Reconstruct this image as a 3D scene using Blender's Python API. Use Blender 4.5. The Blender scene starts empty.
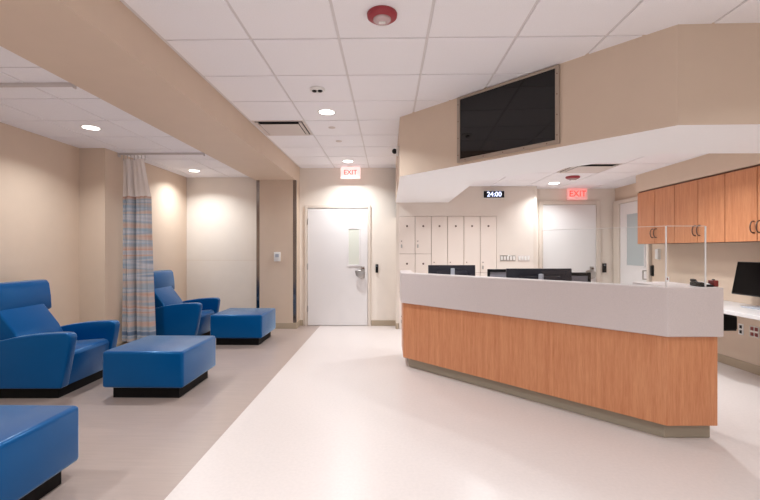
import bpy, bmesh, math, random
from mathutils import Vector, Matrix
random.seed(7)
S = bpy.context.scene
COL = S.collection
PI = math.pi

# ---------------------------------------------------------------- camera
cd = bpy.data.cameras.new('camera')
cam = bpy.data.objects.new('camera', cd)
COL.objects.link(cam)
cam.location = (0, 0, 1.35)
cam.rotation_euler = (PI/2, 0, math.radians(1.1))
cd.sensor_fit = 'HORIZONTAL'
cd.sensor_width = 36
cd.lens = 36*420/760
cd.clip_start = 0.05
S.camera = cam

# ---------------------------------------------------------------- world, exposure
w = bpy.data.worlds.new('world')
S.world = w
w.use_nodes = True
w.node_tree.nodes['Background'].inputs[0].default_value = (0.90, 0.95, 1.0, 1)
w.node_tree.nodes['Background'].inputs[1].default_value = 0.55
S.view_settings.view_transform = 'Standard'
S.view_settings.look = 'None'
S.view_settings.exposure = 0.45
S.view_settings.gamma = 1
LAMP_W = 14.5          # power of one recessed downlight
LAMP_COL = (0.95, 1.0, 1.02)

# ---------------------------------------------------------------- materials
def lin(c):
    return tuple(((v/255)/12.92 if v/255 <= 0.04045 else ((v/255+0.055)/1.055)**2.4) for v in c)

def mat(name, rgb, rough=0.6, metal=0.0, spec=0.5, noise=None, bump=None, emis=None, coat=0.0):
    """rgb in sRGB 0-255.  noise=(scale xyz, amount) modulates the colour; bump=(scale, strength)."""
    m = bpy.data.materials.new(name)
    m.use_nodes = True
    nt = m.node_tree
    b = nt.nodes['Principled BSDF']
    col = (*lin(rgb), 1)
    b.inputs['Base Color'].default_value = col
    b.inputs['Roughness'].default_value = rough
    b.inputs['Metallic'].default_value = metal
    b.inputs['Specular IOR Level'].default_value = spec
    if coat:
        b.inputs['Coat Weight'].default_value = coat
        b.inputs['Coat Roughness'].default_value = 0.25
    tc = nt.nodes.new('ShaderNodeTexCoord')
    if noise:
        mp = nt.nodes.new('ShaderNodeMapping')
        mp.inputs['Scale'].default_value = noise[0]
        nz = nt.nodes.new('ShaderNodeTexNoise')
        nz.inputs['Scale'].default_value = 1
        nz.inputs['Detail'].default_value = 4
        nt.links.new(tc.outputs['Object'], mp.inputs[0])
        nt.links.new(mp.outputs[0], nz.inputs['Vector'])
        rp = nt.nodes.new('ShaderNodeValToRGB')
        a = noise[1]
        c2 = noise[2] if len(noise) > 2 else None
        rp.color_ramp.elements[0].position = 0.3
        rp.color_ramp.elements[1].position = 0.7
        rp.color_ramp.elements[0].color = (*(lin(c2) if c2 else [v*(1-a) for v in col[:3]]), 1)
        rp.color_ramp.elements[1].color = (*[min(1, v*(1+a)) for v in col[:3]], 1)
        nt.links.new(nz.outputs[0], rp.inputs[0])
        nt.links.new(rp.outputs[0], b.inputs['Base Color'])
    if bump:
        nb = nt.nodes.new('ShaderNodeTexNoise')
        nb.inputs['Scale'].default_value = bump[0]
        bp = nt.nodes.new('ShaderNodeBump')
        bp.inputs['Strength'].default_value = bump[1]
        bp.inputs['Distance'].default_value = 0.01
        nt.links.new(tc.outputs['Object'], nb.inputs['Vector'])
        nt.links.new(nb.outputs[0], bp.inputs['Height'])
        nt.links.new(bp.outputs[0], b.inputs['Normal'])
    if emis:
        b.inputs['Emission Color'].default_value = (*lin(emis[0]), 1)
        b.inputs['Emission Strength'].default_value = emis[1]
    return m

def wood_mat(name, c1, c2):
    m = bpy.data.materials.new(name)
    m.use_nodes = True
    nt = m.node_tree
    b = nt.nodes['Principled BSDF']
    tc = nt.nodes.new('ShaderNodeTexCoord')
    def nz(scale, sc):
        mp = nt.nodes.new('ShaderNodeMapping'); mp.inputs['Scale'].default_value = scale
        n = nt.nodes.new('ShaderNodeTexNoise'); n.inputs['Scale'].default_value = sc
        n.inputs['Detail'].default_value = 5; n.inputs['Roughness'].default_value = 0.6
        nt.links.new(tc.outputs['Object'], mp.inputs[0]); nt.links.new(mp.outputs[0], n.inputs['Vector'])
        return n
    a = nz((16, 16, 0.9), 2.0)
    f = nz((90, 90, 5), 2.0)
    mx = nt.nodes.new('ShaderNodeMath'); mx.operation = 'MULTIPLY_ADD'
    mx.inputs[1].default_value = 0.45
    nt.links.new(f.outputs[0], mx.inputs[0])
    h = nt.nodes.new('ShaderNodeMath'); h.operation = 'MULTIPLY'; h.inputs[1].default_value = 0.55
    nt.links.new(a.outputs[0], h.inputs[0]); nt.links.new(h.outputs[0], mx.inputs[2])
    rp = nt.nodes.new('ShaderNodeValToRGB')
    rp.color_ramp.elements[0].position = 0.34; rp.color_ramp.elements[0].color = (*lin(c1), 1)
    rp.color_ramp.elements[1].position = 0.62; rp.color_ramp.elements[1].color = (*lin(c2), 1)
    nt.links.new(mx.outputs[0], rp.inputs[0]); nt.links.new(rp.outputs[0], b.inputs['Base Color'])
    b.inputs['Roughness'].default_value = 0.42
    return m

def emit_mat(name, rgb, strength):
    m = bpy.data.materials.new(name)
    m.use_nodes = True
    nt = m.node_tree
    nt.nodes.remove(nt.nodes['Principled BSDF'])
    e = nt.nodes.new('ShaderNodeEmission')
    e.inputs[0].default_value = (*lin(rgb), 1)
    e.inputs[1].default_value = strength
    nt.links.new(e.outputs[0], nt.nodes['Material Output'].inputs[0])
    return m

def clear_mat(name, tint, gloss):
    m = bpy.data.materials.new(name)
    m.use_nodes = True
    nt = m.node_tree
    nt.nodes.remove(nt.nodes['Principled BSDF'])
    t = nt.nodes.new('ShaderNodeBsdfTransparent'); t.inputs[0].default_value = (*tint, 1)
    g = nt.nodes.new('ShaderNodeBsdfGlossy'); g.inputs['Roughness'].default_value = 0.05
    fr = nt.nodes.new('ShaderNodeFresnel'); fr.inputs[0].default_value = 1.3
    mm = nt.nodes.new('ShaderNodeMath'); mm.operation = 'MULTIPLY'; mm.inputs[1].default_value = gloss
    mx = nt.nodes.new('ShaderNodeMixShader')
    nt.links.new(fr.outputs[0], mm.inputs[0]); nt.links.new(mm.outputs[0], mx.inputs[0])
    nt.links.new(t.outputs[0], mx.inputs[1]); nt.links.new(g.outputs[0], mx.inputs[2])
    nt.links.new(mx.outputs[0], nt.nodes['Material Output'].inputs[0])
    return m

WALL_RGB = (220, 198, 178)
M = {}
M['wall'] = mat('painted_wall', WALL_RGB, 0.55, noise=((6, 6, 6), 0.012), bump=(220, 0.05))
M['wall_light'] = mat('light_washed_wall', (241, 230, 219), 0.55, noise=((6, 6, 6), 0.012), bump=(220, 0.05))  # wall paint whitened to imitate the downlight wash on the back wall
M['wall_locker'] = mat('locker_wall_paint', (234, 222, 212), 0.55, noise=((6, 6, 6), 0.012), bump=(220, 0.05))
M['wall_white'] = mat('white_drywall', (250, 248, 249), 0.7)
M['tile'] = mat('ceiling_tile', (250, 247, 250), 0.85, noise=((160, 160, 160), 0.03), bump=(300, 0.10))
M['tbar'] = mat('ceiling_grid_metal', (226, 220, 220), 0.5)
M['floor_light'] = mat('cream_sheet_floor', (221, 210, 206), 0.30, noise=((45, 45, 45), 0.028), bump=(60, 0.02))
M['floor_taupe'] = mat('taupe_sheet_floor', (175, 157, 149), 0.30, noise=((3, 40, 3), 0.05), bump=(60, 0.02))
M['base'] = mat('vinyl_baseboard', (182, 164, 142), 0.5)
M['door'] = mat('door_paint', (238, 233, 232), 0.42)
M['frame'] = mat('door_frame_paint', (228, 215, 203), 0.4)
M['steel'] = mat('brushed_steel', (190, 184, 180), 0.28, metal=1.0)
M['chrome'] = mat('polished_chrome', (215, 212, 210), 0.12, metal=1.0)
M['dark_steel'] = mat('corner_guard_steel', (150, 140, 134), 0.16, metal=1.0)
M['bronze'] = mat('handle_dark_metal', (118, 96, 86), 0.35, metal=0.9)
M['black'] = mat('black_plastic', (12, 11, 14), 0.4, spec=0.3)
M['black_matte'] = mat('black_plinth', (10, 9, 10), 0.6, spec=0.2)
M['screen'] = mat('dark_display_glass', (9, 6, 8), 0.04, spec=0.5)
M['display'] = mat('black_display', (5, 4, 5), 0.12, spec=0.12)
M['monitor_back'] = mat('monitor_back_plastic', (34, 34, 46), 0.3)
M['white_plastic'] = mat('white_plastic', (238, 235, 232), 0.4)
M['grey_plastic'] = mat('grey_plastic', (184, 188, 198), 0.4)
M['red'] = mat('red_plastic', (158, 48, 58), 0.4)
M['dark_red'] = mat('dark_red_plastic', (128, 36, 34), 0.4)
M['lens'] = mat('clear_strobe_lens', (196, 170, 170), 0.15, spec=0.8)
M['wood'] = wood_mat('cherry_laminate', (194, 120, 79), (217, 151, 108))
M['wood_dark'] = wood_mat('cherry_box_shaded', (92, 52, 30), (112, 66, 40))  # cabinet boxes darkened so the door gaps read as shade
M['quartz'] = mat('speckled_solid_surface', (213, 201, 199), 0.35, noise=((190, 190, 190), 0.06))
M['plinth'] = mat('desk_plinth_laminate', (166, 154, 136), 0.5)
M['worktop'] = mat('white_worktop', (232, 228, 228), 0.3)
M['vinyl'] = mat('blue_vinyl', (0, 76, 136), 0.24, spec=0.7, bump=(260, 0.05))
M['locker'] = mat('cream_locker_paint', (238, 224, 214), 0.45)
M['locker_gap'] = mat('locker_body_paint', (186, 168, 152), 0.6)
M['frost'] = mat('frosted_glass', (184, 192, 194), 0.35)
M['vision'] = mat('vision_glass', (226, 227, 215), 0.15)
M['mesh_white'] = mat('white_net', (240, 230, 224), 0.8)
M['track'] = mat('track_aluminium', (208, 200, 198), 0.4, metal=0.2)
M['chair_mesh'] = mat('grey_chair_net', (132, 128, 136), 0.8)
M['grille'] = mat('vent_white', (222, 210, 204), 0.5)
M['vent_dark'] = mat('vent_shade', (30, 27, 28), 0.8)  # near-black sheet painted as the shade inside the air diffusers
M['lamp'] = emit_mat('downlight_lens', (255, 250, 246), 9.0)
M['red_led'] = emit_mat('exit_letters_red', (255, 70, 62), 1.7)
M['exit_face'] = mat('exit_sign_face', (246, 224, 222), 0.4, emis=((255, 222, 218), 0.5))
M['pink_led'] = emit_mat('exit_letters_pink', (255, 120, 108), 0.85)
M['exit_face_red'] = mat('exit_sign_face_red', (236, 196, 194), 0.4, emis=((255, 150, 145), 0.30))
M['clock_led'] = emit_mat('clock_digits', (205, 215, 255), 2.0)
M['acrylic'] = clear_mat('clear_acrylic', (0.97, 0.98, 0.98), 0.8)
M['acrylic_edge'] = mat('acrylic_edge', (240, 236, 234), 0.2, emis=None)
M['tv_frame'] = mat('tv_enclosure_metal', (176, 160, 146), 0.4, metal=0.3)

b_ = M['vinyl'].node_tree.nodes['Principled BSDF']
b_.inputs['Sheen Weight'].default_value = 1.0
b_.inputs['Coat Weight'].default_value = 0.08
b_.inputs['Coat Roughness'].default_value = 0.28
b_.inputs['Specular Tint'].default_value = (0.08, 0.5, 1.0, 1)
b_.inputs['Sheen Roughness'].default_value = 0.3
b_.inputs['Sheen Tint'].default_value = (0.5, 0.74, 1.0, 1)
def curtain_material():
    m = bpy.data.materials.new('striped_curtain_fabric')
    m.use_nodes = True
    nt = m.node_tree
    b = nt.nodes['Principled BSDF']
    b.inputs['Roughness'].default_value = 0.85
    tc = nt.nodes.new('ShaderNodeTexCoord')
    mp = nt.nodes.new('ShaderNodeMapping'); mp.inputs['Scale'].default_value = (0.28, 0.2, 6.4)
    n1 = nt.nodes.new('ShaderNodeTexNoise'); n1.inputs['Scale'].default_value = 1.0; n1.inputs['Detail'].default_value = 2.0; n1.inputs['Roughness'].default_value = 0.42
    
    nt.links.new(tc.outputs['Object'], mp.inputs[0]); nt.links.new(mp.outputs[0], n1.inputs['Vector'])
    rp = nt.nodes.new('ShaderNodeValToRGB')
    cr = rp.color_ramp
    cols = [(0.0, (76, 94, 128)), (0.32, (76, 94, 128)), (0.37, (126, 146, 168)), (0.43, (196, 192, 196)),
            (0.48, (150, 166, 182)), (0.53, (200, 178, 168)), (0.59, (200, 158, 140)), (0.64, (196, 190, 192)),
            (0.71, (92, 108, 140))]
    cr.elements[0].position, cr.elements[0].color = 0.0, (*lin(cols[0][1]), 1)
    cr.elements[1].position, cr.elements[1].color = 1.0, (*lin((112, 138, 160)), 1)
    for p, c in cols[1:]:
        e = cr.elements.new(p); e.color = (*lin(c), 1)
    nt.links.new(n1.outputs[0], rp.inputs[0])
    nt.links.new(rp.outputs[0], b.inputs['Base Color'])
    return m
M['curtain'] = curtain_material()

# ---------------------------------------------------------------- mesh helpers
class MB:
    def __init__(s): s.bm = bmesh.new()
    def box(s, x0, x1, y0, y1, z0, z1, mi=0, bev=0.0, seg=2):
        t = bmesh.new()
        r = bmesh.ops.create_cube(t, size=1.0)
        for v in t.verts:
            v.co = ((x0+x1)/2+v.co.x*(x1-x0), (y0+y1)/2+v.co.y*(y1-y0), (z0+z1)/2+v.co.z*(z1-z0))
        if bev:
            bmesh.ops.bevel(t, geom=list(t.edges), offset=bev, segments=seg, profile=0.5, affect='EDGES')
        return s.merge(t, mi, smooth=bool(bev))
    def merge(s, t, mi=0, smooth=False, mx=None):
        if mx is not None: bmesh.ops.transform(t, matrix=mx, verts=t.verts)
        for f in t.faces:
            f.material_index = mi
            f.smooth = smooth
        me = bpy.data.meshes.new('tmp'); t.to_mesh(me); t.free()
        s.bm.from_mesh(me); bpy.data.meshes.remove(me)
        return s
    def prism(s, pts, a0, a1, axis='Z', mi=0, bev=0.0, seg=3, side_mi=None, smooth=None):
        """pts: 2-D outline, extruded along axis from a0 to a1. axis Y -> pts are (x,z); axis X -> (y,z)."""
        t = bmesh.new()
        def P(p, a):
            return {'Z': (p[0], p[1], a), 'Y': (p[0], a, p[1]), 'X': (a, p[0], p[1])}[axis]
        lo = [t.verts.new(P(p, a0)) for p in pts]
        hi = [t.verts.new(P(p, a1)) for p in pts]
        n = len(pts)
        caps = [t.faces.new(lo[::-1]), t.faces.new(hi)]
        for i in range(n):
            t.faces.new((lo[i], lo[(i+1) % n], hi[(i+1) % n], hi[i]))
        bmesh.ops.recalc_face_normals(t, faces=t.faces)
        if bev:
            es = [e for e in t.edges if len(e.link_faces) == 2 and e.calc_face_angle(0) > 0.6]
            bmesh.ops.bevel(t, geom=es, offset=bev, segments=seg, profile=0.5, affect='EDGES', clamp_overlap=True)
        return s.merge(t, mi, smooth=bool(bev) if smooth is None else smooth)
    def cyl(s, p0, p1, r0, r1=None, seg=24, mi=0, smooth=True, bev=0.0):
        r1 = r0 if r1 is None else r1
        p0, p1 = Vector(p0), Vector(p1)
        d = p1-p0
        t = bmesh.new()
        bmesh.ops.create_cone(t, cap_ends=True, segments=seg, radius1=r0, radius2=r1, depth=d.length)
        if bev:
            es = [e for e in t.edges if len(e.link_faces) == 2 and e.calc_face_angle(0) > 0.9]
            bmesh.ops.bevel(t, geom=es, offset=bev, segments=2, profile=0.5, affect='EDGES')
        q = Vector((0, 0, 1)).rotation_difference(d.normalized()).to_matrix().to_4x4()
        return s.merge(t, mi, smooth=smooth, mx=Matrix.Translation((p0+p1)/2) @ q)
    def lathe(s, prof, c=(0, 0, 0), seg=32, mi=0, mx=None, ring=False):
        t = bmesh.new()
        rings = []
        for r, z in prof:
            rings.append([t.verts.new((c[0]+r*math.cos(2*PI*k/seg), c[1]+r*math.sin(2*PI*k/seg), c[2]+z)) for k in range(seg)])
        for a, b in zip(rings, rings[1:]):
            for k in range(seg):
                t.faces.new((a[k], a[(k+1) % seg], b[(k+1) % seg], b[k]))
        if not ring: t.faces.new(rings[0][::-1]); t.faces.new(rings[-1])
        bmesh.ops.remove_doubles(t, verts=t.verts, dist=1e-5)
        bmesh.ops.recalc_face_normals(t, faces=t.faces)
        return s.merge(t, mi, smooth=True, mx=mx)
    def tube(s, pts, r, seg=10, mi=0):
        for a, b in zip(pts, pts[1:]): s.cyl(a, b, r, seg=seg, mi=mi)
        for p in pts[1:-1]:
            t = bmesh.new(); bmesh.ops.create_uvsphere(t, u_segments=seg, v_segments=6, radius=r)
            s.merge(t, mi, True, Matrix.Translation(p))
        return s
    def build(s, name, mats, parent=None):
        me = bpy.data.meshes.new(name)
        s.bm.to_mesh(me); s.bm.free()
        for m in (mats if isinstance(mats, (list, tuple)) else [mats]): me.materials.append(m)
        if any(p.use_smooth for p in me.polygons):
            try: me.set_sharp_from_angle(angle=math.radians(38))
            except Exception: pass
        o = bpy.data.objects.new(name, me)
        COL.objects.link(o)
        if parent: o.parent = parent
        return o

def tag(o, label, cat, group=None):
    o['label'] = label; o['category'] = cat
    if group: o['group'] = group
    return o
def thing(name, label, cat, loc=(0, 0, 0), rz=0, group=None):
    o = bpy.data.objects.new(name, None); COL.objects.link(o)
    o.empty_display_size = 0.1
    o.location = loc; o.rotation_euler = (0, 0, rz)
    return tag(o, label, cat, group)
def struct(o, kind='structure'):
    o['kind'] = kind; return o
def dup(root, loc, rz=None, label=None):
    r = root.copy(); COL.objects.link(r); r.location = loc
    if rz is not None: r.rotation_euler = (0, 0, rz)
    if label: r['label'] = label
    def rec(src, dst):
        for ch in list(src.children):
            c = ch.copy(); COL.objects.link(c); c.parent = dst
            rec(ch, c)
    rec(root, r)
    return r
def text_mesh(name, body, size, material, parent, loc, rot, extrude=0.002):
    cu = bpy.data.curves.new(name, 'FONT'); cu.body = body; cu.size = size
    cu.align_x = 'CENTER'; cu.align_y = 'CENTER'; cu.extrude = extrude; cu.offset = size*0.012
    to = bpy.data.objects.new('tmp_text', cu); COL.objects.link(to)
    dg = bpy.context.evaluated_depsgraph_get()
    me = bpy.data.meshes.new_from_object(to.evaluated_get(dg))
    bpy.data.objects.remove(to)
    me.name = name; me.materials.clear(); me.materials.append(material)
    o = bpy.data.objects.new(name, me); COL.objects.link(o); o.parent = parent
    o.location = loc; o.rotation_euler = rot
    return o

# ---------------------------------------------------------------- key dimensions
XL1, XL2 = -3.95, -3.62       # left wall, stepped-in left wall
YSTEP = 5.30                  # where the left wall steps in
XR = 4.0                      # right wall
YB = 7.48                     # back wall
YLK = 7.18                    # locker wall, pier front
YREAR = -2.6
ZC, ZBAY, ZIN = 2.82, 2.66, 2.44
BX0, BX1, ZBEAM = -2.26, -1.58, 2.55
SZ = 2.16                     # soffit underside
PA = (0.13, 4.63); PB = (1.88, 2.76); PC = (XR, 2.72)
LKX1 = 2.52                   # right end of locker wall
BHX = 3.60                    # bulkhead face

# ---------------------------------------------------------------- floor
XFL = -1.21
f = MB()
f.box(XFL, XR+0.2, YREAR-0.2, YB+0.2, -0.1, 0, 0)
f.box(XL1-0.2, XFL, YREAR-0.2, YB+0.2, -0.1, 0, 1)
struct(f.build('floor', [M['floor_light'], M['floor_taupe']]))

# ---------------------------------------------------------------- walls
W = lambda name, *boxes, m='wall': struct((lambda b: ([b.box(*q) for q in boxes], b.build(name, M[m]))[1])(MB()))
W('wall_left', (XL1-0.15, XL1, YREAR, YB, 0, 3.0), (XL1, XL2, YSTEP, YB, 0, ZBAY))
W('wall_back', (XL1, XR, YB, YB+0.15, 0, 3.0), m='wall_light')
W('wall_right', (XR, XR+0.15, YREAR, YB+0.15, 0, 3.0))
W('wall_rear', (XL1, -3.5, YREAR-0.15, YREAR, 0, 3.0), (3.6, XR, YREAR-0.15, YREAR, 0, 3.0), (-3.5, 3.6, YREAR-0.15, YREAR, 2.5, 3.0), (-3.5, 3.6, YREAR-0.15, YREAR, 0, 0.12))  # wide opening added behind the camera to let daylight in
b = MB()
for k in range(7):
    x = -3.5+7.1*k/6; b.box(x-0.03, x+0.03, YREAR-0.11, YREAR-0.04, 0.12, 2.5)
b.box(-3.5, 3.6, YREAR-0.11, YREAR-0.04, 0.12, 0.18); b.box(-3.5, 3.6, YREAR-0.11, YREAR-0.04, 2.44, 2.5)
struct(b.build('added_window_1', mat('added_window_metal', (150, 145, 140), 0.4, metal=0.8)))  # unseen window frame, added with the daylight opening
W('wall_pier', (BX0, BX1, YLK, YB, 0, ZBEAM))
W('wall_locker', (0.14, 0.18, YLK, YB, 0, ZIN), (0.14, LKX1, YLK, YB, 1.927, ZIN),
  (1.8465, LKX1, YLK, YB, 0, 1.927), (0.18, 1.8465, YB-0.02, YB, 0, 1.927), m='wall_locker')
W('wall_beam', (BX0-0.02, BX1, YREAR, YB, ZBEAM, 3.0))
W('wall_bulkhead', (BHX, XR, 2.9, 6.172, 2.19, ZIN))
# soffit over the desk: tan fascia outside, white underside
n = (-0.730, -0.683)
inner = [(XR, 3.58), (2.31, 3.58), (1.03, 4.97), (1.03, YLK), (0.13, YLK)]
outer = [PA, PB, PC]
s_ = MB()
t = bmesh.new()
pts = outer+inner
lo = [t.verts.new((p[0], p[1], SZ)) for p in pts]; hi = [t.verts.new((p[0], p[1], ZC+0.1)) for p in pts]
t.faces.new(lo[::-1]); t.faces.new(hi)
for i in range(len(pts)): t.faces.new((lo[i], lo[(i+1) % len(pts)], hi[(i+1) % len(pts)], hi[i]))
bmesh.ops.recalc_face_normals(t, faces=t.faces)
me = bpy.data.meshes.new('x')
for fc in t.faces: fc.material_index = 1 if fc.normal.z < -0.5 else 0
t.to_mesh(me); t.free(); s_.bm.from_mesh(me)
struct(s_.build('wall_soffit', [M['wall'], M['wall_white']]))

# ---------------------------------------------------------------- ceilings (lay-in tiles hanging a little below their grid)
def tiled(name, x0, x1, y0, y1, z, gx, gy, p=0.61, skip=(), keep=None):
    b = MB()
    if not keep: b.box(x0, x1, y0, y1, z, z+0.06, 1)
    i0 = math.floor((x0-gx)/p)-1; i1 = math.ceil((x1-gx)/p)+1
    j0 = math.floor((y0-gy)/p)-1; j1 = math.ceil((y1-gy)/p)+1
    g = 0.010
    for i in range(i0, i1):
        for j in range(j0, j1):
            if (i, j) in skip: continue
            a0, a1 = max(x0, gx+i*p+g), min(x1, gx+(i+1)*p-g)
            c0, c1 = max(y0, gy+j*p+g), min(y1, gy+(j+1)*p-g)
            if a1-a0 < 0.02 or c1-c0 < 0.02: continue
            if keep:
                if not keep(a0-g, c0-g): continue
                b.box(max(x0, a0-g), min(x1, a1+g), max(y0, c0-g), min(y1, c1+g), z, z+0.06, 1)
            b.box(a0, a1, c0, c1, z-0.007, z+0.01, 0)
    return struct(b.build(name, [M['tile'], M['tbar']]))
GX, GY = -0.34, 2.90
# hall diffuser occupies tile x -1.56..-0.95, y 4.73..5.34
tiled('ceiling', BX1, XR, YREAR, YB, ZC, GX, GY, skip=((-2, 3),))
tiled('ceiling', XL1, BX0, YREAR, YB, ZBAY, -2.83, 2.95)
# inner ceiling over the work area, bounded by the soffit
tiled('ceiling', 0.9, XR, 3.5, YB, ZIN, 1.74, 5.33, skip=((1, 0),),
      keep=lambda x, y: (x-PA[0])*0.730+(y-PA[1])*0.683 > 0.004)

# ---------------------------------------------------------------- baseboards
def bb(name, *boxes):
    b = MB()
    for q in boxes: b.box(*q, bev=0.003, seg=1)
    return struct(b.build(name, M['base']))
H = 0.10
bb('baseboard_left', (XL1, XL1+0.012, YREAR, YSTEP, 0, H), (XL1, XL2+0.012, YSTEP-0.012, YSTEP, 0, H), (XL2, XL2+0.012, YSTEP, YB, 0, H))
bb('baseboard_back', (XL2, BX0, YB-0.012, YB, 0, H), (BX1, -1.52, YB-0.012, YB, 0, H), (-0.30, 0.13, YB-0.012, YB, 0, H),
   (LKX1, 2.62, YB-0.012, YB, 0, H), (3.76, XR, YB-0.012, YB, 0, H))
bb('baseboard_pier', (BX0-0.012, BX1+0.012, YLK-0.012, YLK, 0, H), (BX1, BX1+0.012, YLK, YB, 0, H), (BX0-0.012, BX0, YLK, YB, 0, H))
bb('baseboard_locker', (0.128, 0.18, YLK-0.012, YLK, 0, H), (1.86, LKX1+0.012, YLK-0.012, YLK, 0, H), (LKX1, LKX1+0.012, YLK, YB, 0, H), (0.128, 0.14, YLK, YB, 0, H))
bb('baseboard_right', (XR-0.012, XR, YREAR, 6.44, 0, H))
bb('baseboard_rear', (XL1, XR, YREAR, YREAR+0.012, 0, H))
# protective wall-covering edge strips (thin seams at 1.17 m)
def tr(name, m, *boxes, bev=0.0):
    b = MB()
    for q in boxes: b.box(*q, bev=bev, seg=1)
    return struct(b.build(name, m))
tr('trim_1', M['wall'], (XL1, XL1+0.0015, YREAR, YSTEP, 1.165, 1.169), (XL1, XL2+0.0015, YSTEP-0.0015, YSTEP, 1.165, 1.169),
   (XL2, XL2+0.0015, YSTEP, YB, 1.165, 1.169))
tr('trim_2', M['wall'], (XL2, BX0, YB-0.0015, YB, 1.165, 1.169), (BX0, BX1, YLK-0.0015, YLK, 1.165, 1.169))
# stainless corner guards
def guard(name, x, y, sx, z0, z1, m):
    # x,y corner, sx = direction of the leg lying on the frontal face
    tr(name, M[m], (min(x, x+sx*0.05), max(x, x+sx*0.05), y-0.003, y, z0, z1), (min(x-sx*0.003, x), max(x-sx*0.003, x), y-0.003, y+0.05, z0, z1))
guard('trim_3', BX0, YLK, 1, H, ZBEAM, 'dark_steel')
guard('trim_4', BX1, YLK, -1, H, ZBEAM, 'dark_steel')
guard('trim_5', LKX1, YLK, -1, H, ZIN, 'frame')
guard('trim_6', 0.14, YLK, 1, H, SZ, 'frame')

# ---------------------------------------------------------------- doors
def frame_boxes(b, x0, x1, ztop, y, w=0.05, d=0.035):
    b.box(x0-w, x0, y-d, y, 0, ztop+w, bev=0.004, seg=1)
    b.box(x1, x1+w, y-d, y, 0, ztop+w, bev=0.004, seg=1)
    b.box(x0, x1, y-d, y, ztop, ztop+w, bev=0.004, seg=1)
def paddle(parent, x, y, z, m=M['steel']):
    z -= 0.015
    b = MB()
    b.box(x-0.035, x+0.035, y-0.012, y, z-0.12, z+0.09, bev=0.006)
    b.cyl((x+0.01, y-0.002, z+0.055), (x+0.01, y-0.03, z+0.055), 0.017, mi=1)
    b.build('lock_plate', [m, M['bronze']], parent)
    c = MB()
    c.prism([(x-0.13, z+0.02), (x-0.12, z-0.07), (x-0.03, z-0.13), (x+0.035, z-0.10), (x+0.045, z-0.01), (x-0.02, z+0.03)], y-0.075, y-0.045, 'Y', bev=0.01)
    c.cyl((x, y-0.01, z-0.03), (x, y-0.06, z-0.03), 0.022)
    c.build('door_handle', M['steel'], parent)

# door 1: white exit door with a vision panel
DX0, DX1, DZ = -1.435, -0.36, 2.095
b = MB(); b.box(DX0+0.004, DX1-0.004, YB-0.022, YB, 0.008, DZ-0.004, bev=0.003, seg=1)
d1 = struct(b.build('door_1', M['door']))
b = MB(); frame_boxes(b, DX0, DX1, DZ, YB); b.build('door_frame', M['frame'], d1)
vx0, vx1, vz0, vz1 = -0.70, -0.515, 1.09, 1.72
b = MB()
for q in ((vx0-0.03, vx0, vz0-0.03, vz1+0.03), (vx1, vx1+0.03, vz0-0.03, vz1+0.03), (vx0, vx1, vz0-0.03, vz0), (vx0, vx1, vz1, vz1+0.03)):
    b.box(q[0], q[1], YB-0.034, YB-0.022, q[2], q[3], bev=0.002, seg=1)
b.build('vision_frame', M['door'], d1)
b = MB(); b.box(vx0, vx1, YB-0.026, YB-0.022, vz0, vz1); b.build('vision_glass', M['vision'], d1)
paddle(d1, -0.45, YB-0.022, 0.985)
b = MB(); [b.box(DX0-0.004, DX0+0.012, YB-0.04, YB-0.022, z, z+0.11, bev=0.002, seg=1) for z in (0.25, 1.0, 1.8)]
b.build('hinge', M['steel'], d1)

# door 2: plain white door right of the locker wall
E0, E1, EZ = 2.73, 3.66, 2.15
b = MB(); b.box(E0+0.004, E1-0.004, YB-0.022, YB, 0.008, EZ-0.004, bev=0.003, seg=1)
d2 = struct(b.build('door_2', M['door']))
b = MB(); frame_boxes(b, E0, E1, EZ, YB, w=0.07); b.build('door_frame', M['frame'], d2)
paddle(d2, 3.58, YB-0.022, 0.985)

# door 3: in the right wall, with a frosted pane
F0, F1, FZ = 6.50, 7.28, 2.14
b = MB(); b.box(XR-0.022, XR, F0+0.004, F1-0.004, 0.008, FZ-0.004, bev=0.003, seg=1)
d3 = struct(b.build('door_3', M['door']))
b = MB()
for q in ((F0-0.05, F0, 0, FZ+0.06), (F1, F1+0.17, 0, FZ+0.06), (F0, F1, FZ, FZ+0.06)):
    b.box(XR-0.05, XR, q[0], q[1], q[2], q[3], bev=0.004, seg=1)
b.build('door_frame', M['frame'], d3)
b = MB(); b.box(XR-0.028, XR-0.022, 6.59, 7.06, 1.10, 1.94); b.build('frosted_glass', M['frost'], d3)
b = MB()
for q in ((6.57, 6.59, 1.08, 1.96), (7.06, 7.08, 1.08, 1.96), (6.59, 7.06, 1.08, 1.10), (6.59, 7.06, 1.94, 1.96)):
    b.box(XR-0.034, XR-0.022, *q)
b.build('glazing_bead', M['door'], d3)
b = MB(); b.tube([(XR-0.022, 6.545, 0.90), (XR-0.075, 6.545, 0.90), (XR-0.075, 6.545, 1.03), (XR-0.022, 6.545, 1.03)], 0.009)
b.build('door_handle', M['steel'], d3)

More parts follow.
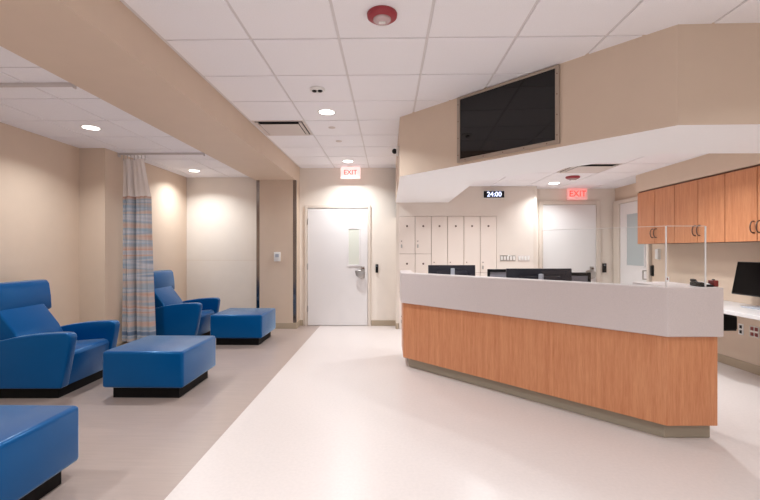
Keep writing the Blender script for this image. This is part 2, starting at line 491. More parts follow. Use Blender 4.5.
# ---------------------------------------------------------------- recessed downlights
def make_downlight(loc, label, power=LAMP_W):
    t = thing('recessed_downlight', label, 'ceiling light', loc, 0, 'recessed round downlights')
    b = MB(); b.lathe([(0.078, -0.004), (0.098, -0.004), (0.100, -0.001), (0.100, 0.004), (0.078, 0.004), (0.078, -0.004)], seg=40, ring=True)
    b.build('trim_ring', M['white_plastic'], t)
    b = MB(); b.cyl((0, 0, -0.0035), (0, 0, 0.002), 0.079, seg=40, smooth=False); b.build('lens', M['lamp'], t)
    ld = bpy.data.lights.new('downlight_lamp', 'AREA'); ld.shape = 'DISK'; ld.size = 0.15
    ld.energy = power; ld.color = LAMP_COL; ld.spread = math.radians(135)
    lo = bpy.data.objects.new('lamp', ld); COL.objects.link(lo); lo.parent = t; lo.location = (0, 0, -0.012)
    return t
zc, zb, zi = ZC-0.007, ZBAY-0.007, ZIN-0.007
dl = make_downlight((-0.65, 4.44, zc), 'hall ceiling downlight just beyond the small round detector')
dup(dl, (-0.66, 6.90, zc), label='hall ceiling downlight right above the exit sign by the far door')
dup(dl, (-3.16, 4.41, zb), label='downlight in the seating bay ceiling, in front of the curtain')
dup(dl, (-3.18, 6.84, zb), label='downlight in the seating bay ceiling, behind the curtain')
dup(dl, (2.69, 6.86, zi), label='downlight over the work area beside the red ceiling strobe')
OFF = 'unseen recessed ceiling downlight'
for p in ((-0.65, 1.98, zc), (-0.65, -0.48, zc), (2.45, 1.55, zc), (0.9, -0.3, zc), (2.6, -1.0, zc),
          (-3.16, 1.97, zb), (-3.16, -0.47, zb), (1.36, 6.0, zi), (1.9, 4.75, zi), (2.7, 4.35, zi)):  # work-area lamps hidden by the soffit, mostly added to brighten it
    d_ = dup(dl, p, label=OFF)
def dim(root, k):   # scales each wafer's power to balance the areas
    for ch in root.children:
        if ch.type == 'LIGHT':
            ch.data = ch.data.copy(); ch.data.energy = LAMP_W*k
for o in [q for q in COL.objects if q.name.startswith('recessed_downlight')]:
    if abs(o.location.z-zi) < 0.01: dim(o, 0.6 if o.location.y > 6.5 else 0.86)
    elif abs(o.location.z-zb) < 0.01: dim(o, 0.74)
    elif o.location.x > 2.4 and o.location.y > 1: dim(o, 0.6)

# ---------------------------------------------------------------- ceiling devices
# red strobe near the camera
def strobe(loc, label, r):
    t = thing('fire_alarm_strobe', label, 'fire alarm', loc)
    b = MB(); b.lathe([(r*0.96, 0), (r, -0.006), (r*0.97, -0.022), (r*0.80, -0.034), (r*0.2, -0.036), (0.001, -0.036)], seg=40)
    b.build('housing', M['red'], t)
    b = MB(); b.lathe([(r*0.60, -0.032), (r*0.58, -0.042), (r*0.48, -0.050), (r*0.15, -0.053), (0.001, -0.053)], seg=32)
    b.build('lens', M['lens'], t)
    b = MB(); b.box(-r*0.3, r*0.3, r*0.66, r*0.9, -0.033, -0.022, bev=0.002, seg=1); b.build('label_plate', M['white_plastic'], t)
    b = MB(); b.box(-r*0.22, r*0.22, -r*0.12, r*0.12, -0.058, -0.051, bev=0.003, seg=1); b.build('flash_tube', M['white_plastic'], t)
    return t
strobe((-0.037, 2.60, ZC-0.007), 'round red fire alarm strobe with clear lens, on the hall ceiling near the camera', 0.094)
strobe((2.72, 6.24, ZIN-0.007), 'small red fire alarm strobe on the work area ceiling near the red exit sign', 0.10)
# detector with two dark eyes
t = thing('ceiling_sensor', 'small white round ceiling sensor with two dark eyes', 'sensor', (-0.64, 3.80, ZC-0.007))
b = MB(); b.lathe([(0.066, 0), (0.069, -0.010), (0.060, -0.020), (0.03, -0.024), (0.001, -0.024)]); b.build('housing', M['white_plastic'], t)
for x in (-0.024, 0.024):
    b = MB(); b.lathe([(0.024, -0.022), (0.022, -0.030), (0.012, -0.035), (0.001, -0.036)], c=(x, -0.012, 0), seg=20); b.build('eye', M['black'], t)
b = MB(); b.lathe([(0.010, -0.022), (0.008, -0.040), (0.001, -0.042)], c=(0, -0.012, 0), seg=16); b.build('nub', M['white_plastic'], t)
# concealed sprinkler covers
b = MB(); b.lathe([(0.042, 0), (0.042, -0.004), (0.036, -0.008), (0.001, -0.008)], seg=28)
s1 = tag(b.build('sprinkler_cover', M['grille']), 'flat round sprinkler cover on the hall ceiling, nearer one of two', 'sprinkler', 'sprinkler covers on the hall ceiling')
s1.location = (-0.67, 5.0, ZC-0.007)
s2 = s1.copy(); COL.objects.link(s2); s2.location = (-0.66, 5.63, ZC-0.007); s2['label'] = 'flat round sprinkler cover on the hall ceiling, farther one of two'
# air diffusers
def diffuser(loc, label, dark_side=True):
    t = thing('air_diffuser', label, 'air vent', loc, 0, 'square ceiling air diffusers')
    R = 0.295
    b = MB()
    for q in ((-R, R, -R, -R+0.02), (-R, R, R-0.02, R), (-R, -R+0.02, -R+0.02, R-0.02), (R-0.02, R, -R+0.02, R-0.02)):
        b.box(q[0], q[1], q[2], q[3], -0.006, 0.0)
    b.build('frame', M['grille'], t)
    b = MB(); b.box(-R+0.02, R-0.02, -R+0.02, R-0.02, -0.001, 0.0); b.build('cavity_shade', M['vent_dark'], t)
    b = MB(); b.prism([(-0.225, -0.225), (0.225, -0.225), (0.225, 0.225), (-0.225, 0.225)], -0.026, -0.018, bev=0.004, seg=1)
    b.box(-0.02, 0.02, -0.02, 0.02, -0.02, -0.001)
    b.build('face_plate', M['grille'], t)
    b = MB()
    for sx, sy in ((1, 0), (-1, 0), (0, 1)):
        if sx: b.box(min(sx*0.235, sx*0.262), max(sx*0.235, sx*0.262), -0.26, 0.26, -0.02, -0.006)
        else: b.box(-0.26, 0.26, 0.235, 0.262, -0.02, -0.006)
    b.build('deflector', M['grille'], t)
    return t
df = diffuser((-1.255, 5.035, ZC-0.001), 'square white air diffuser in the hall ceiling next to the beam')
dup(df, (1.74+0.61*1.5, 5.33+0.305, ZIN-0.001), label='square air diffuser in the lower ceiling over the work area')

# exit signs
def exit_sign(loc, label, w=0.34, h=0.2, ts=0.115, lm='red_led', fm='exit_face'):
    t = thing('exit_sign', label, 'exit sign', loc)
    b = MB(); b.box(-w/2, w/2, -0.03, 0.03, -h-0.015, -0.015, bev=0.006); b.build('housing', M[fm], t)
    b = MB(); b.lathe([(0.06, 0), (0.06, -0.01), (0.05, -0.016), (0.001, -0.016)], seg=24); b.build('canopy', M['white_plastic'], t)
    text_mesh('lettering', 'EXIT', ts, M[lm], t, (0, -0.031, -h/2-0.015), (PI/2, 0, 0))
    return t
exit_sign((-0.655, 7.32, ZC-0.007), 'lit exit sign hanging from the hall ceiling above the far door', lm='pink_led')
exit_sign((3.28, 7.36, ZIN-0.007), 'lit red exit sign above the plain door right of the lockers', w=0.33, h=0.195, ts=0.145, fm='exit_face_red')

# security camera on soffit
t = thing('security_camera', 'small dark dome camera on the left edge of the soffit', 'camera', (0.13, 5.15, 2.56))
b = MB(); b.box(-0.03, 0.0, -0.05, 0.05, -0.05, 0.06, bev=0.008); b.build('mount', M['white_plastic'], t)
b = MB()
tt = bmesh.new(); bmesh.ops.create_uvsphere(tt, u_segments=20, v_segments=12, radius=0.032); b.merge(tt, 0, True, Matrix.Translation((-0.05, 0, 0)))
b.build('dome', M['black'], t)

# ---------------------------------------------------------------- television in the soffit face
L = math.hypot(PB[0]-PA[0], PB[1]-PA[1]); ux, uy = (PB[0]-PA[0])/L, (PB[1]-PA[1])/L
sc = (0.31+0.6987)/2*L; TW = 0.995
t = thing('television', 'black wall television in a beige enclosure high on the slanted soffit', 'television',
          (PA[0]+ux*sc, PA[1]+uy*sc, 2.183), math.atan2(uy, ux))
TH = 0.622; fw = 0.034
b = MB()
for q in ((-TW/2, -TW/2+fw, 0, TH), (TW/2-fw, TW/2, 0, TH), (-TW/2+fw, TW/2-fw, 0, fw), (-TW/2+fw, TW/2-fw, TH-0.022, TH)):
    b.box(q[0], q[1], -0.022, 0, q[2], q[3], bev=0.003, seg=1)
b.build('enclosure_frame', M['tv_frame'], t)
b = MB(); b.box(-TW/2+fw, TW/2-fw, -0.012, 0, fw, TH-0.022); b.build('screen', M['screen'], t)
spots = [(x, 0.07+k*(TH-0.14)/3) for k in range(4) for x in (-TW/2+fw/2, TW/2-fw/2)] + [(-TW/2+0.1+k*(TW-0.2)/4, fw/2) for k in range(5)]
for x, z in spots:
    b = MB(); b.cyl((x, -0.0215, z), (x, -0.025, z), 0.005, seg=8); b.build('screw', M['bronze'], t)

# ---------------------------------------------------------------- curtain tracks and curtain
def track(loc, length, label):
    t = thing('curtain_track', label, 'curtain track', loc, 0, 'ceiling curtain tracks')
    b = MB(); b.box(0, length, -0.016, 0.016, -0.026, 0, bev=0.003, seg=1); b.build('rail', M['track'], t)
    b = MB(); b.box(length, length+0.010, -0.017, 0.017, -0.045, 0, bev=0.003, seg=1); b.build('end_stop', M['track'], t)
    b = MB(); b.box(0, 0.012, -0.03, 0.03, -0.055, 0, bev=0.003, seg=1); b.build('wall_bracket', M['track'], t)
    return t
YT = 5.58
track((XL2, YT, ZBAY-0.007), 1.15, 'aluminium ceiling curtain track holding the striped curtain')
track((XL1, 3.23, ZBAY-0.007), 1.50, 'aluminium ceiling curtain track nearer the camera, without a curtain')
CT = thing('privacy_curtain', 'bunched privacy curtain with blue and peach stripes and a white net top', 'curtain', (-3.36, YT, 0))
def folds(u, k):      # depth of the pleats across the bunched width
    return 0.012*math.sin(2*PI*(1.7*u+0.3)) + 0.09*math.exp(-((u-0.15)/0.028)**2) + 0.14*math.exp(-((u-0.40)/0.05)**2) - 0.02*math.exp(-((u-0.28)/0.06)**2) + 0.05*math.exp(-((u-0.99)/0.05)**2) + 0.012*math.sin(2*PI*(4.1*u))
def cloth(z0, z1, w0, w1, nu=90, amp=1.0, nv=24, thick=0.003, xoff0=0, xoff1=0):
    """w0/x0 at the bottom, w1 at the top"""
    bm = bmesh.new(); grid = []
    for j in range(nv+1):
        v = j/nv; z = z0+(z1-z0)*v; wd = w0+(w1-w0)*v; xo = xoff0+(xoff1-xoff0)*v
        grid.append([bm.verts.new((xo+wd*(i/nu-0.5)+0.006*math.sin(9*i/nu+3*v), amp*folds(i/nu, v)*(1.0-0.25*v), z)) for i in range(nu+1)])
    for j in range(nv):
        for i in range(nu):
            bm.faces.new((grid[j][i], grid[j][i+1], grid[j+1][i+1], grid[j+1][i]))
    bmesh.ops.recalc_face_normals(bm, faces=bm.faces)
    r = bmesh.ops.solidify(bm, geom=list(bm.faces), thickness=thick)
    m_ = MB(); m_.merge(bm, 0, True); return m_
cloth(0.12, 2.075, 0.44, 0.375, xoff0=-0.005, xoff1=-0.025).build('striped_panel', M['curtain'], CT)
cloth(2.07, 2.575, 0.37, 0.28, xoff0=-0.025, xoff1=-0.065, thick=0.002, amp=0.5).build('net_top', M['mesh_white'], CT)
for k in range(7):
    b = MB(); x = -0.05-0.145+0.29*k/6
    b.tube([(x, 0, 2.555), (x, 0.006, 2.60), (x, 0, 2.624)], 0.004, seg=6)
    b.build('hook', M['steel'], CT)

# ---------------------------------------------------------------- blue furniture
def make_ottoman(loc, label):
    t = thing('ottoman', label, 'ottoman', loc, 0, 'blue square ottomans')
    b = MB(); b.box(-0.37, 0.37, 0, 0.74, 0.105, 0.437, bev=0.028, seg=4); b.build('upholstered_block', M['vinyl'], t)
    b = MB(); b.box(-0.305, 0.305, 0.065, 0.675, 0, 0.112, bev=0.002, seg=1); b.build('plinth', M['black_matte'], t)
    return t
o1 = make_ottoman((-2.21, 3.73, 0), 'blue square ottoman in front of the nearer blue armchair')
dup(o1, (-2.14, 5.86, 0), label='blue square ottoman farthest from the camera, beside the pier')
dup(o1, (-2.19, 1.715, 0), label='blue square ottoman cut off by the lower left corner')

def make_armchair(loc, label):
    # origin: foot of the front face, near end; x=0 at the front, chair extends to -x; y from 0 (near) to 0.75
    t = thing('armchair', label, 'armchair', loc, 0, 'blue high-back armchairs')
    WY = 0.75; a = 0.10
    b = MB(); b.box(-0.862, -0.055, 0.05, WY-0.05, 0, 0.105, bev=0.002, seg=1); b.build('plinth', M['black_matte'], t)
    # arm profile in x,z
    top = []
    prof = [(0.0, 0.10)]
    prof += [(0.035, 0.26), (0.078, 0.50), (0.085, 0.555)]
    prof += [(0.078, 0.582), (0.05, 0.597), (0.01, 0.600), (-0.10, 0.597), (-0.25, 0.585), (-0.42, 0.560), (-0.60, 0.520), (-0.78, 0.465), (-0.862, 0.42), (-0.862, 0.10)]
    for y0 in (0.0, WY-a):
        b = MB(); b.prism(prof, y0, y0+a, 'Y', bev=0.014, seg=3); b.build('armrest', M['vinyl'], t)
    # seat with front panel
    b = MB()
    b.prism([(-0.012, 0.10), (0.012, 0.24), (0.028, 0.375), (0.010, 0.408), (-0.03, 0.420), (-0.30, 0.400), (-0.62, 0.372), (-0.80, 0.36), (-0.80, 0.10)],
            a, WY-a, 'Y', bev=0.006, seg=2)
    b.build('seat', M['vinyl'], t)
    # inclined back cushion
    b = MB()
    b.prism([(-0.41, 0.365), (-0.43, 0.46), (-0.49, 0.58), (-0.66, 0.80), (-0.84, 0.80), (-0.80, 0.365)], a, WY-a, 'Y', bev=0.02, seg=3)
    b.build('back_cushion', M['vinyl'], t)
    # back shell: full width
    b = MB()
    b.prism([(-0.74, 0.105), (-0.76, 0.60), (-0.80, 0.99), (-0.862, 0.99), (-0.862, 0.105)], 0.012, WY-0.012, 'Y', bev=0.01, seg=2)
    b.build('back_shell', M['vinyl'], t)
    b = MB()
    b.prism([(-0.655, 0.725), (-0.648, 0.74), (-0.655, 0.86), (-0.675, 0.995), (-0.70, 1.03), (-0.74, 1.036), (-0.862, 1.03), (-0.862, 0.70), (-0.70, 0.70)], 0.0, WY, 'Y', bev=0.012, seg=3)
    b.build('headrest', M['vinyl'], t)
    return t
c1 = make_armchair((-2.945, 3.72, 0), 'blue high-back armchair cut off by the left edge')
c1.rotation_euler = (0, 0, 0.028)
dup(c1, (-2.735, 5.86, 0), 0.0, label='blue high-back armchair half hidden behind the curtain')

# ---------------------------------------------------------------- wall bits, left and centre
def wallbox(name, label, cat, x0, x1, y1, z0, z1, d, m, bev=0.006, parts=None):
    t = thing(name, label, cat, ((x0+x1)/2, y1, (z0+z1)/2))
    w_, h_ = (x1-x0)/2, (z1-z0)/2
    b = MB(); b.box(-w_, w_, -d, 0, -h_, h_, bev=bev); b.build('housing', M[m], t)
    if parts: parts(t, w_, h_, d)
    return t
def disp(t, w, h, d):
    b = MB(); b.box(-w*0.55, w*0.55, -d-0.002, -d, -h*0.1, h*0.6); b.build('panel', M['grey_plastic'], t)
wallbox('nurse_call_station', 'small white call station on the front of the pier', 'wall device', -1.955, -1.845, YLK, 1.155, 1.315, 0.03, 'white_plastic', parts=disp)
def led(t, w, h, d):
    b = MB(); b.box(-w*0.3, w*0.3, -d-0.002, -d, h*0.5, h*0.7); b.build('indicator', M['grey_plastic'], t)
wallbox('card_reader', 'black card reader beside the far white exit door', 'card reader', -0.222, -0.175, YB, 0.945, 1.095, 0.025, 'black', bev=0.004, parts=led)
wallbox('card_reader', 'black card reader on the back wall right of the plain door', 'card reader', 3.775, 3.84, YB, 0.955, 1.115, 0.025, 'black', bev=0.004, parts=led)

# switch plates on the locker wall
def switch_plate(label, x0, x1, n, m, gap_m):
    t = thing('switch_plate', label, 'light switch', ((x0+x1)/2, YLK, 1.21))
    w_ = (x1-x0)/2
    b = MB(); b.box(-w_, w_, -0.006, 0, -0.05, 0.05, bev=0.002, seg=1); b.build('plate', M[m], t)
    for k in range(n):
        cx = -w_+(k+0.5)*(2*w_)/n
        b = MB(); b.box(cx-w_/n*0.68, cx+w_/n*0.68, -0.011, -0.006, -0.033, 0.033, bev=0.002, seg=1); b.build('rocker', M[gap_m], t)
    return t
switch_plate('steel plate of five light switches on the locker wall', 1.905, 2.165, 5, 'steel', 'white_plastic')
switch_plate('white plate of four light switches near the wall corner', 2.205, 2.405, 4, 'grille', 'white_plastic')

# digital clock
t = thing('digital_clock', 'black digital wall clock with bluish digits high above the lockers', 'clock', (1.79, YLK, 2.29))
b = MB(); b.box(-0.175, 0.175, -0.045, 0, -0.058, 0.058, bev=0.004, seg=1); b.build('housing', M['black'], t)
b = MB(); b.box(-0.18, -0.175, -0.05, 0, -0.062, 0.062); b.box(0.175, 0.18, -0.05, 0, -0.062, 0.062)
b.box(-0.175, 0.175, -0.05, 0, -0.062, -0.058); b.box(-0.175, 0.175, -0.05, 0, 0.058, 0.062)
b.build('rim', M['white_plastic'], t)
text_mesh('digits', '24:00', 0.112, M['clock_led'], t, (0.005, -0.047, 0), (PI/2, 0, 0), 0.001)

# ---------------------------------------------------------------- lockers
LW = 0.2765; LH = 1.925; LX = 0.185
def locker(col, tiers, label):
    t = thing('locker_column', label, 'locker', (LX+LW*col, YLK, 0), 0, 'cream built-in locker columns')
    b = MB(); b.box(0.001, LW-0.001, 0.012, 0.26, 0.0, LH, 0); b.build('body', M['locker_gap'], t)
    h = LH/tiers
    for k in range(tiers):
        z0 = k*h+0.003; z1 = (k+1)*h-0.003
        b = MB(); b.box(0.004, LW-0.004, -0.006, 0.012, z0, z1, bev=0.0025, seg=1)
        d = b.build('door', M['locker'], t)
        zp = z1-0.165
        b = MB(); b.cyl((LW*0.5, -0.006, zp), (LW*0.5, -0.010, zp), 0.017, seg=16); b.build('number_disc', M['bronze'], d)
        zl = z0+(0.06 if tiers == 2 else 0.10)
        b = MB(); b.box(0.035, 0.057, -0.017, -0.006, zl, zl+0.06, bev=0.003, seg=1); b.build('latch', M['steel'], d)
        b = MB(); b.cyl((0.046, -0.006, zl+0.115), (0.046, -0.011, zl+0.115), 0.009, seg=12); b.build('keyhole', M['bronze'], d)
    return t
pos = ['first locker column from the left, three tiers tall', 'second locker column from the left, three tiers tall',
       'third locker column from the left, first of the two-tier ones', 'fourth locker column from the left, two tiers tall',
       'fifth locker column from the left, two tiers tall', 'last locker column, next to the switch plates']
for k in range(6): locker(k, 3 if k < 2 else 2, pos[k])

# ---------------------------------------------------------------- right wall: cabinets, worktop
CX = 3.62; CW = 0.396; CY1 = 6.17; CZ0, CZ1 = 1.435, 2.19
def cab(k, label):
    y1 = CY1-k*2*CW; y0 = y1-2*CW
    t = thing('wall_cabinet', label, 'cabinet', (CX, y0, CZ0), 0, 'cherry wall cabinets')
    hgt = CZ1-CZ0
    b = MB(); b.box(0.02, XR-CX, 0.001, 2*CW-0.001, 0, hgt); b.build('body', M['wood_dark'], t)
    for s in (0, 1):
        b = MB(); b.box(0, 0.019, s*CW+0.004, (s+1)*CW-0.004, 0.002, hgt-0.02, bev=0.001, seg=1)
        d = b.build('door', M['wood'], t)
        yh = CW-0.035 if s == 0 else CW+0.035
        b = MB(); pts = [(0, yh, 0.085)]
        for q in range(9):
            a = PI*q/8; pts.append((-0.012-0.028*math.sin(a), yh, 0.085+0.115*(1-math.cos(a))/2))
        pts.append((0, yh, 0.20)); b.tube(pts, 0.006, seg=8)
        b.cyl((0, yh, 0.085), (-0.012, yh, 0.085), 0.008, seg=10); b.cyl((0, yh, 0.20), (-0.012, yh, 0.20), 0.008, seg=10)
        b.build('handle', M['bronze'], d)
    return t
cab(0, 'cherry double-door wall cabinet at the far end, by the frosted door')
cab(1, 'cherry double-door wall cabinet in the middle of the row')
cab(2, 'cherry double-door wall cabinet cut off by the right edge')
cab(3, 'cherry double-door wall cabinet outside the frame')

WY0, WY1 = 2.9, 6.1
t = thing('worktop', 'long white worktop along the right wall', 'worktop', (3.36, WY0, 0))
b = MB(); b.box(0, XR-3.36-0.004, 0, WY1-WY0, 0.712, 0.752, bev=0.004, seg=1); b.build('slab', M['worktop'], t)
for y in (0.05, 2.2, 3.1):
    b = MB(); b.prism([(0.62, 0.712), (0.10, 0.712), (0.10, 0.68), (0.58, 0.45), (0.62, 0.45)], y, y+0.03, 'Y'); b.build('bracket', M['white_plastic'], t)

t = thing('under_counter_box', 'black box hanging under the white worktop', 'box', (3.36, 4.32, 0.53))
b = MB(); b.box(0.03, 0.17, 0, 0.42, 0, 0.165, bev=0.006); b.build('housing', M['black'], t)
b = MB(); b.box(0.03, 0.17, -0.004, 0, 0.02, 0.14, bev=0.001, seg=1); b.build('front_panel', M['black_matte'], t)
for y in (0.04, 0.34):
    b = MB(); b.box(0.05, 0.15, y, y+0.03, 0.165, 0.182); b.build('hanger', M['bronze'], t)

def rplate(name, label, cat, y0, y1, z0, z1, m, build):
    t = thing(name, label, cat, (XR, (y0+y1)/2, (z0+z1)/2))
    b = MB(); b.box(-0.006, 0, -(y1-y0)/2, (y1-y0)/2, -(z1-z0)/2, (z1-z0)/2, bev=0.002, seg=1); b.build('plate', M[m], t)
    build(t); return t
def sock(m):
    def go(t):
        for dz in (-0.028, 0.028):
            b = MB(); b.box(-0.009, -0.006, -0.016, 0.016, dz-0.018, dz+0.018, bev=0.002, seg=1); b.build('socket', M[m], t)
    return go
def sock4(t):
    for dy in (-0.027, 0.027):
        for dz in (-0.03, 0.03):
            b = MB(); b.box(-0.009, -0.006, dy-0.02, dy+0.02, dz-0.02, dz+0.02, bev=0.002, seg=1); b.build('socket', M['dark_red'], t)
rplate('wall_outlet', 'white wall outlet with a dark socket below the worktop', 'outlet', 4.80, 4.87, 0.39, 0.515, 'white_plastic', sock('black'))
rplate('wall_outlet', 'double wall outlet with four dark red sockets below the worktop', 'outlet', 4.60, 4.72, 0.395, 0.52, 'steel', sock4)
rplate('wall_outlet', 'small outlet with dark red sockets above the worktop, under the wall cabinets', 'outlet', 6.05, 6.12, 0.85, 0.97, 'white_plastic', sock('dark_red'))
rplate('card_reader', 'black card reader on the right wall next to the frosted door', 'card reader', 6.395, 6.45, 0.955, 1.12, 'black',
       lambda t: (lambda b: (b.box(-0.025, -0.006, -0.022, 0.022, -0.075, 0.075, bev=0.003, seg=1), b.build('cover', M['black'], t)))(MB()))
rplate('thermostat', 'white wall box between the frosted door and the cabinets', 'thermostat', 6.24, 6.32, 1.21, 1.37, 'white_plastic',
       lambda t: (lambda b: (b.box(-0.04, -0.006, -0.035, 0.035, -0.072, 0.072, bev=0.006), b.build('cover', M['white_plastic'], t)))(MB()))

# ---------------------------------------------------------------- reception desk
def off(pts, d):
    """offset an open polyline to its left (inwards) by d"""
    out = []
    segs = []
    for a, b_ in zip(pts, pts[1:]):
        v = Vector((b_[0]-a[0], b_[1]-a[1])).normalized(); nn = Vector((-v.y, v.x))
        segs.append((Vector(a)+nn*d, v, nn))
    out.append(tuple(segs[0][0]))
    for (p, v, n_), (q, w_, m_) in zip(segs, segs[1:]):
        cr = v.x*w_.y-v.y*w_.x; tt = ((q-p).x*w_.y-(q-p).y*w_.x)/cr
        out.append(tuple(p+v*tt))
    last = Vector(pts[-1])+segs[-1][2]*d; out.append(tuple(last))
    return out
D0, D1, D2 = (0.15, 4.84), (1.95, 2.965), (2.345, 2.975)
ENDY, RETY = 5.45, 3.55
path = [(D0[0], ENDY), D0, D1, D2, (D2[0], RETY)]
T = thing('reception_desk', 'long angled reception desk with cherry panels and a speckled white upper band', 'desk', (0, 0, 0))
def band(o, th, z0, z1, name, m, bev=0.004, path=path):
    p_out = off(path, o)
    p_in = off(path, o+th)
    b = MB(); b.prism(p_out+p_in[::-1], z0, z1, 'Z', bev=bev, seg=1, smooth=False); return b.build(name, m, T)
band(0.025, 0.05, 0.112, 0.745, 'cherry_panel', M['wood'])
band(0.0, 0.15, 0.742, 1.087, 'upper_band', M['quartz'], bev=0.007)
band(0.09, 0.05, 0.0, 0.112, 'plinth', M['plinth'], path=[path[0], D0, D1, (2.405, D2[1]), (2.405, RETY)])
po = off(path, 0.15); pi_ = off(path, 0.60)
b = MB(); b.prism(po[:-1]+[(D2[0]-0.15, RETY), (1.98, RETY+0.02)]+[pi_[2], (pi_[1][0], ENDY)], 0.71, 0.75, 'Z'); b.build('inner_worktop', M['worktop'], T)
# wider ledge at the right end
b = MB(); b.box(D1[0]+0.08, D2[0]-0.151, 3.12, RETY-0.02, 1.052, 1.086, bev=0.003, seg=1); b.build('end_ledge', M['quartz'], T)
for q in ((0.9, 0.94, 4.45, 4.70), (1.72, 1.76, 3.55, 3.75)):
    b = MB(); b.box(*q, 0, 0.71); b.build('support', M['wood'], T)

# acrylic screen on the desk
t = thing('acrylic_screen', 'clear acrylic screen standing on the right part of the desk', 'screen', (0, 0, 1.087))
g = off(path, 0.055)
gA = Vector((1.34, g[1][1]+(g[2][1]-g[1][1])*(1.34-g[1][0])/(g[2][0]-g[1][0]))); gB = Vector(g[2]); gC = Vector((2.255, g[3][1]))
def pane(p, q, z1, th=0.004):
    v = (q-p).normalized(); nn = Vector((-v.y, v.x))*th
    b = MB(); b.prism([tuple(p), tuple(q), tuple(q+nn), tuple(p+nn)], 0.0, z1, 'Z'); return b
pane(gA, gB, 0.432).build('pane', M['acrylic'], t)
pane(gB, gC, 0.432).build('pane', M['acrylic'], t)
for p in (gB, gC):
    b = MB(); b.box(p.x-0.0045, p.x+0.0045, p.y-0.005, p.y+0.005, 0, 0.434, bev=0.002, seg=1); b.build('post', M['acrylic_edge'], t)
b = MB()
for p, q in ((gA, gB), (gB, gC)):
    v = (q-p).normalized(); nn = Vector((-v.y, v.x))*0.004
    b.prism([tuple(p), tuple(q), tuple(q+nn), tuple(p+nn)], 0.432, 0.435, 'Z')
b.build('top_edge', M['acrylic_edge'], t)

# phone and red box at the right end
t = thing('desk_phone', 'black desk phone on the right end of the reception desk', 'phone', (2.275, 3.06, 1.087), -0.08)
b = MB(); b.prism([(-0.02, 0), (0.10, 0), (0.10, 0.03), (-0.02, 0.012)], -0.045, 0.05, 'X', bev=0.004, seg=1); b.build('base', M['black'], t)
b = MB(); b.prism([(-0.02, 0.014), (0.10, 0.032), (0.10, 0.05), (0.07, 0.049), (0.06, 0.036), (0.03, 0.030), (0.01, 0.034), (-0.02, 0.030)], -0.045, -0.014, 'X', bev=0.006, seg=2)
b.build('handset', M['black'], t)
b = MB(); b.prism([(0.0, 0.0155), (0.085, 0.0275), (0.085, 0.031), (0.0, 0.019)], -0.008, 0.035, 'X'); b.build('paper_insert', M['white_plastic'], t)
t = thing('red_box', 'small dark red box beside the desk phone', 'box', (2.352, 3.05, 1.087))
b = MB(); b.box(-0.020, 0.014, 0, 0.06, 0, 0.045, bev=0.004, seg=1); b.build('housing', M['dark_red'], t)
b = MB(); b.cyl((-0.002, 0.03, 0.028), (-0.002, 0.03, 0.052), 0.01, seg=14); b.build('button', M['black'], t)

# ---------------------------------------------------------------- monitors
def make_monitor(loc, rz, label, w, h, ztop, tilt=0.0):
    t = thing('computer_monitor', label, 'monitor', loc, rz)
    # local: screen faces +y (away from the camera); stand below
    cz = ztop-h/2
    b = MB(); b.box(-w/2, w/2, -0.012, 0.012, -h/2, h/2, bev=0.005, seg=2)
    b.box(-w*0.32, w*0.32, -0.034, -0.010, -h*0.36, h*0.30, bev=0.012, seg=2)
    o = b.build('display_housing', M['monitor_back'], t); o.location = (0, 0, cz); o.rotation_euler = (tilt, 0, 0)
    b = MB(); b.box(-w/2+0.008, w/2-0.008, 0.012, 0.0135, -h/2+0.012, h/2-0.008)
    s = b.build('screen', M['screen'], t); s.location = (0, 0, cz); s.rotation_euler = (tilt, 0, 0)
    b = MB(); b.box(-0.022, 0.022, -0.062, -0.036, 0.012, cz+0.13, bev=0.006); b.box(-0.03, 0.03, -0.050, -0.03, cz-0.03, cz+0.05, bev=0.004)
    b.build('stand', M['grey_plastic'], t)
    b = MB(); b.box(-0.12, 0.12, -0.12, 0.08, 0.0, 0.012, bev=0.005); b.build('base', M['grey_plastic'], t)
    return t
make_monitor((0.735, 4.86, 0.751), 0.05, 'dark monitor back showing above the desk in front of the lockers', 0.545, 0.33, 0.425, tilt=-0.05)
make_monitor((1.462, 4.10, 0.751), 0.03, 'wide dark monitor back showing above the desk, nearer the exit-sign door', 0.635, 0.36, 0.420, tilt=-0.03)
# monitor on the right worktop: faces -x, leaning back
t = thing('computer_monitor', 'black monitor on the white worktop at the right edge', 'monitor', (3.80, 4.36, 0.752), 0)
def rot_part(b, name, m):
    o = b.build(name, m, t); o.rotation_euler = (0, math.radians(11), 0); o.location = (-0.07, 0, 0.125); return o
b = MB(); b.box(0, 0.03, -0.28, 0.28, 0, 0.355, bev=0.005); rot_part(b, 'display_housing', M['black'])
b = MB(); b.box(-0.0015, 0, -0.272, 0.272, 0.012, 0.347); rot_part(b, 'screen', M['display'])
b = MB(); b.box(0.02, 0.05, -0.03, 0.03, 0.012, 0.30, bev=0.005); b.build('stand', M['grey_plastic'], t)
b = MB(); b.box(-0.10, 0.12, -0.12, 0.12, 0.0, 0.012, bev=0.004); b.build('base', M['grey_plastic'], t)

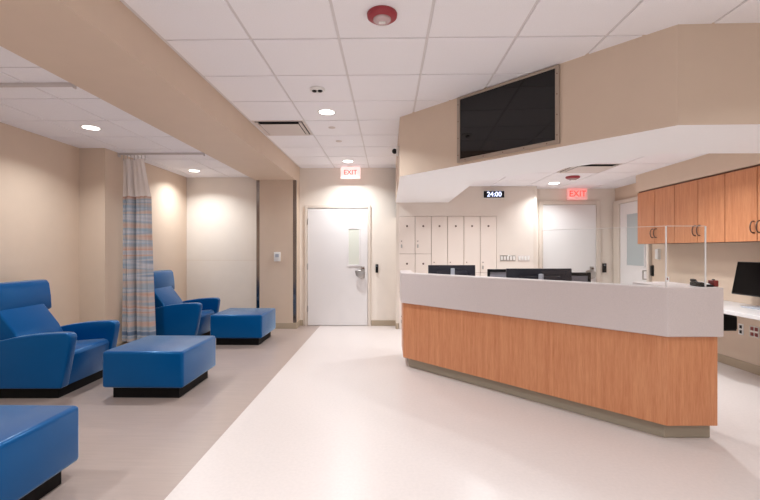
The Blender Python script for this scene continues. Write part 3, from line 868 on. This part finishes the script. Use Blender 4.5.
# ---------------------------------------------------------------- office chairs behind the desk
def make_office_chair(loc, rz, label):
    t = thing('office_chair', label, 'office chair', loc, rz, 'black mesh office chairs behind the desk')
    # faces -y; back at +y
    b = MB(); b.box(-0.24, 0.24, -0.24, 0.22, 0.44, 0.52, bev=0.03, seg=3); b.build('seat', M['black'], t)
    b = MB()
    b.box(-0.235, -0.205, 0.235, 0.27, 0.62, 1.115, bev=0.008); b.box(0.205, 0.235, 0.235, 0.27, 0.62, 1.115, bev=0.008)
    b.box(-0.235, 0.235, 0.235, 0.27, 1.08, 1.115, bev=0.008); b.box(-0.235, 0.235, 0.235, 0.27, 0.60, 0.64, bev=0.008)
    b.build('back_frame', M['black'], t)
    b = MB(); b.box(-0.206, 0.206, 0.248, 0.254, 0.635, 1.085); b.build('back_mesh', M['chair_mesh'], t)
    b = MB(); b.tube([(0, 0.05, 0.43), (0, 0.28, 0.44), (0, 0.29, 0.66)], 0.02); b.build('back_bracket', M['black'], t)
    for s in (-1, 1):
        b = MB(); b.tube([(s*0.2, 0.0, 0.45), (s*0.29, 0.0, 0.46), (s*0.29, 0.0, 0.66)], 0.013); b.box(s*0.29-0.035, s*0.29+0.035, -0.14, 0.12, 0.655, 0.685, bev=0.01)
        b.build('armrest', M['black'], t)
    b = MB(); b.cyl((0, 0, 0.09), (0, 0, 0.44), 0.026); b.build('gas_lift', M['steel'], t)
    for k in range(5):
        a = 2*PI*k/5+0.3; c, s_ = math.cos(a), math.sin(a)
        b = MB(); b.cyl((0, 0, 0.10), (0.28*c, 0.28*s_, 0.075), 0.024, 0.016, seg=12); lg = b.build('leg', M['black'], t)
        b = MB(); b.cyl((0.28*c-0.02*s_, 0.28*s_+0.02*c, 0.028), (0.28*c+0.02*s_, 0.28*s_-0.02*c, 0.028), 0.028, seg=18)
        b.cyl((0.28*c, 0.28*s_, 0.03), (0.28*c, 0.28*s_, 0.08), 0.008, seg=8); b.build('caster', M['black'], lg)
    return t
oc = make_office_chair((1.46, 4.95, 0), 0.0, 'black mesh office chair behind the wide monitor, left of the pair')
dup(oc, (1.875, 4.19, 0), -0.03, label='black mesh office chair behind the wide monitor, right of the pair')
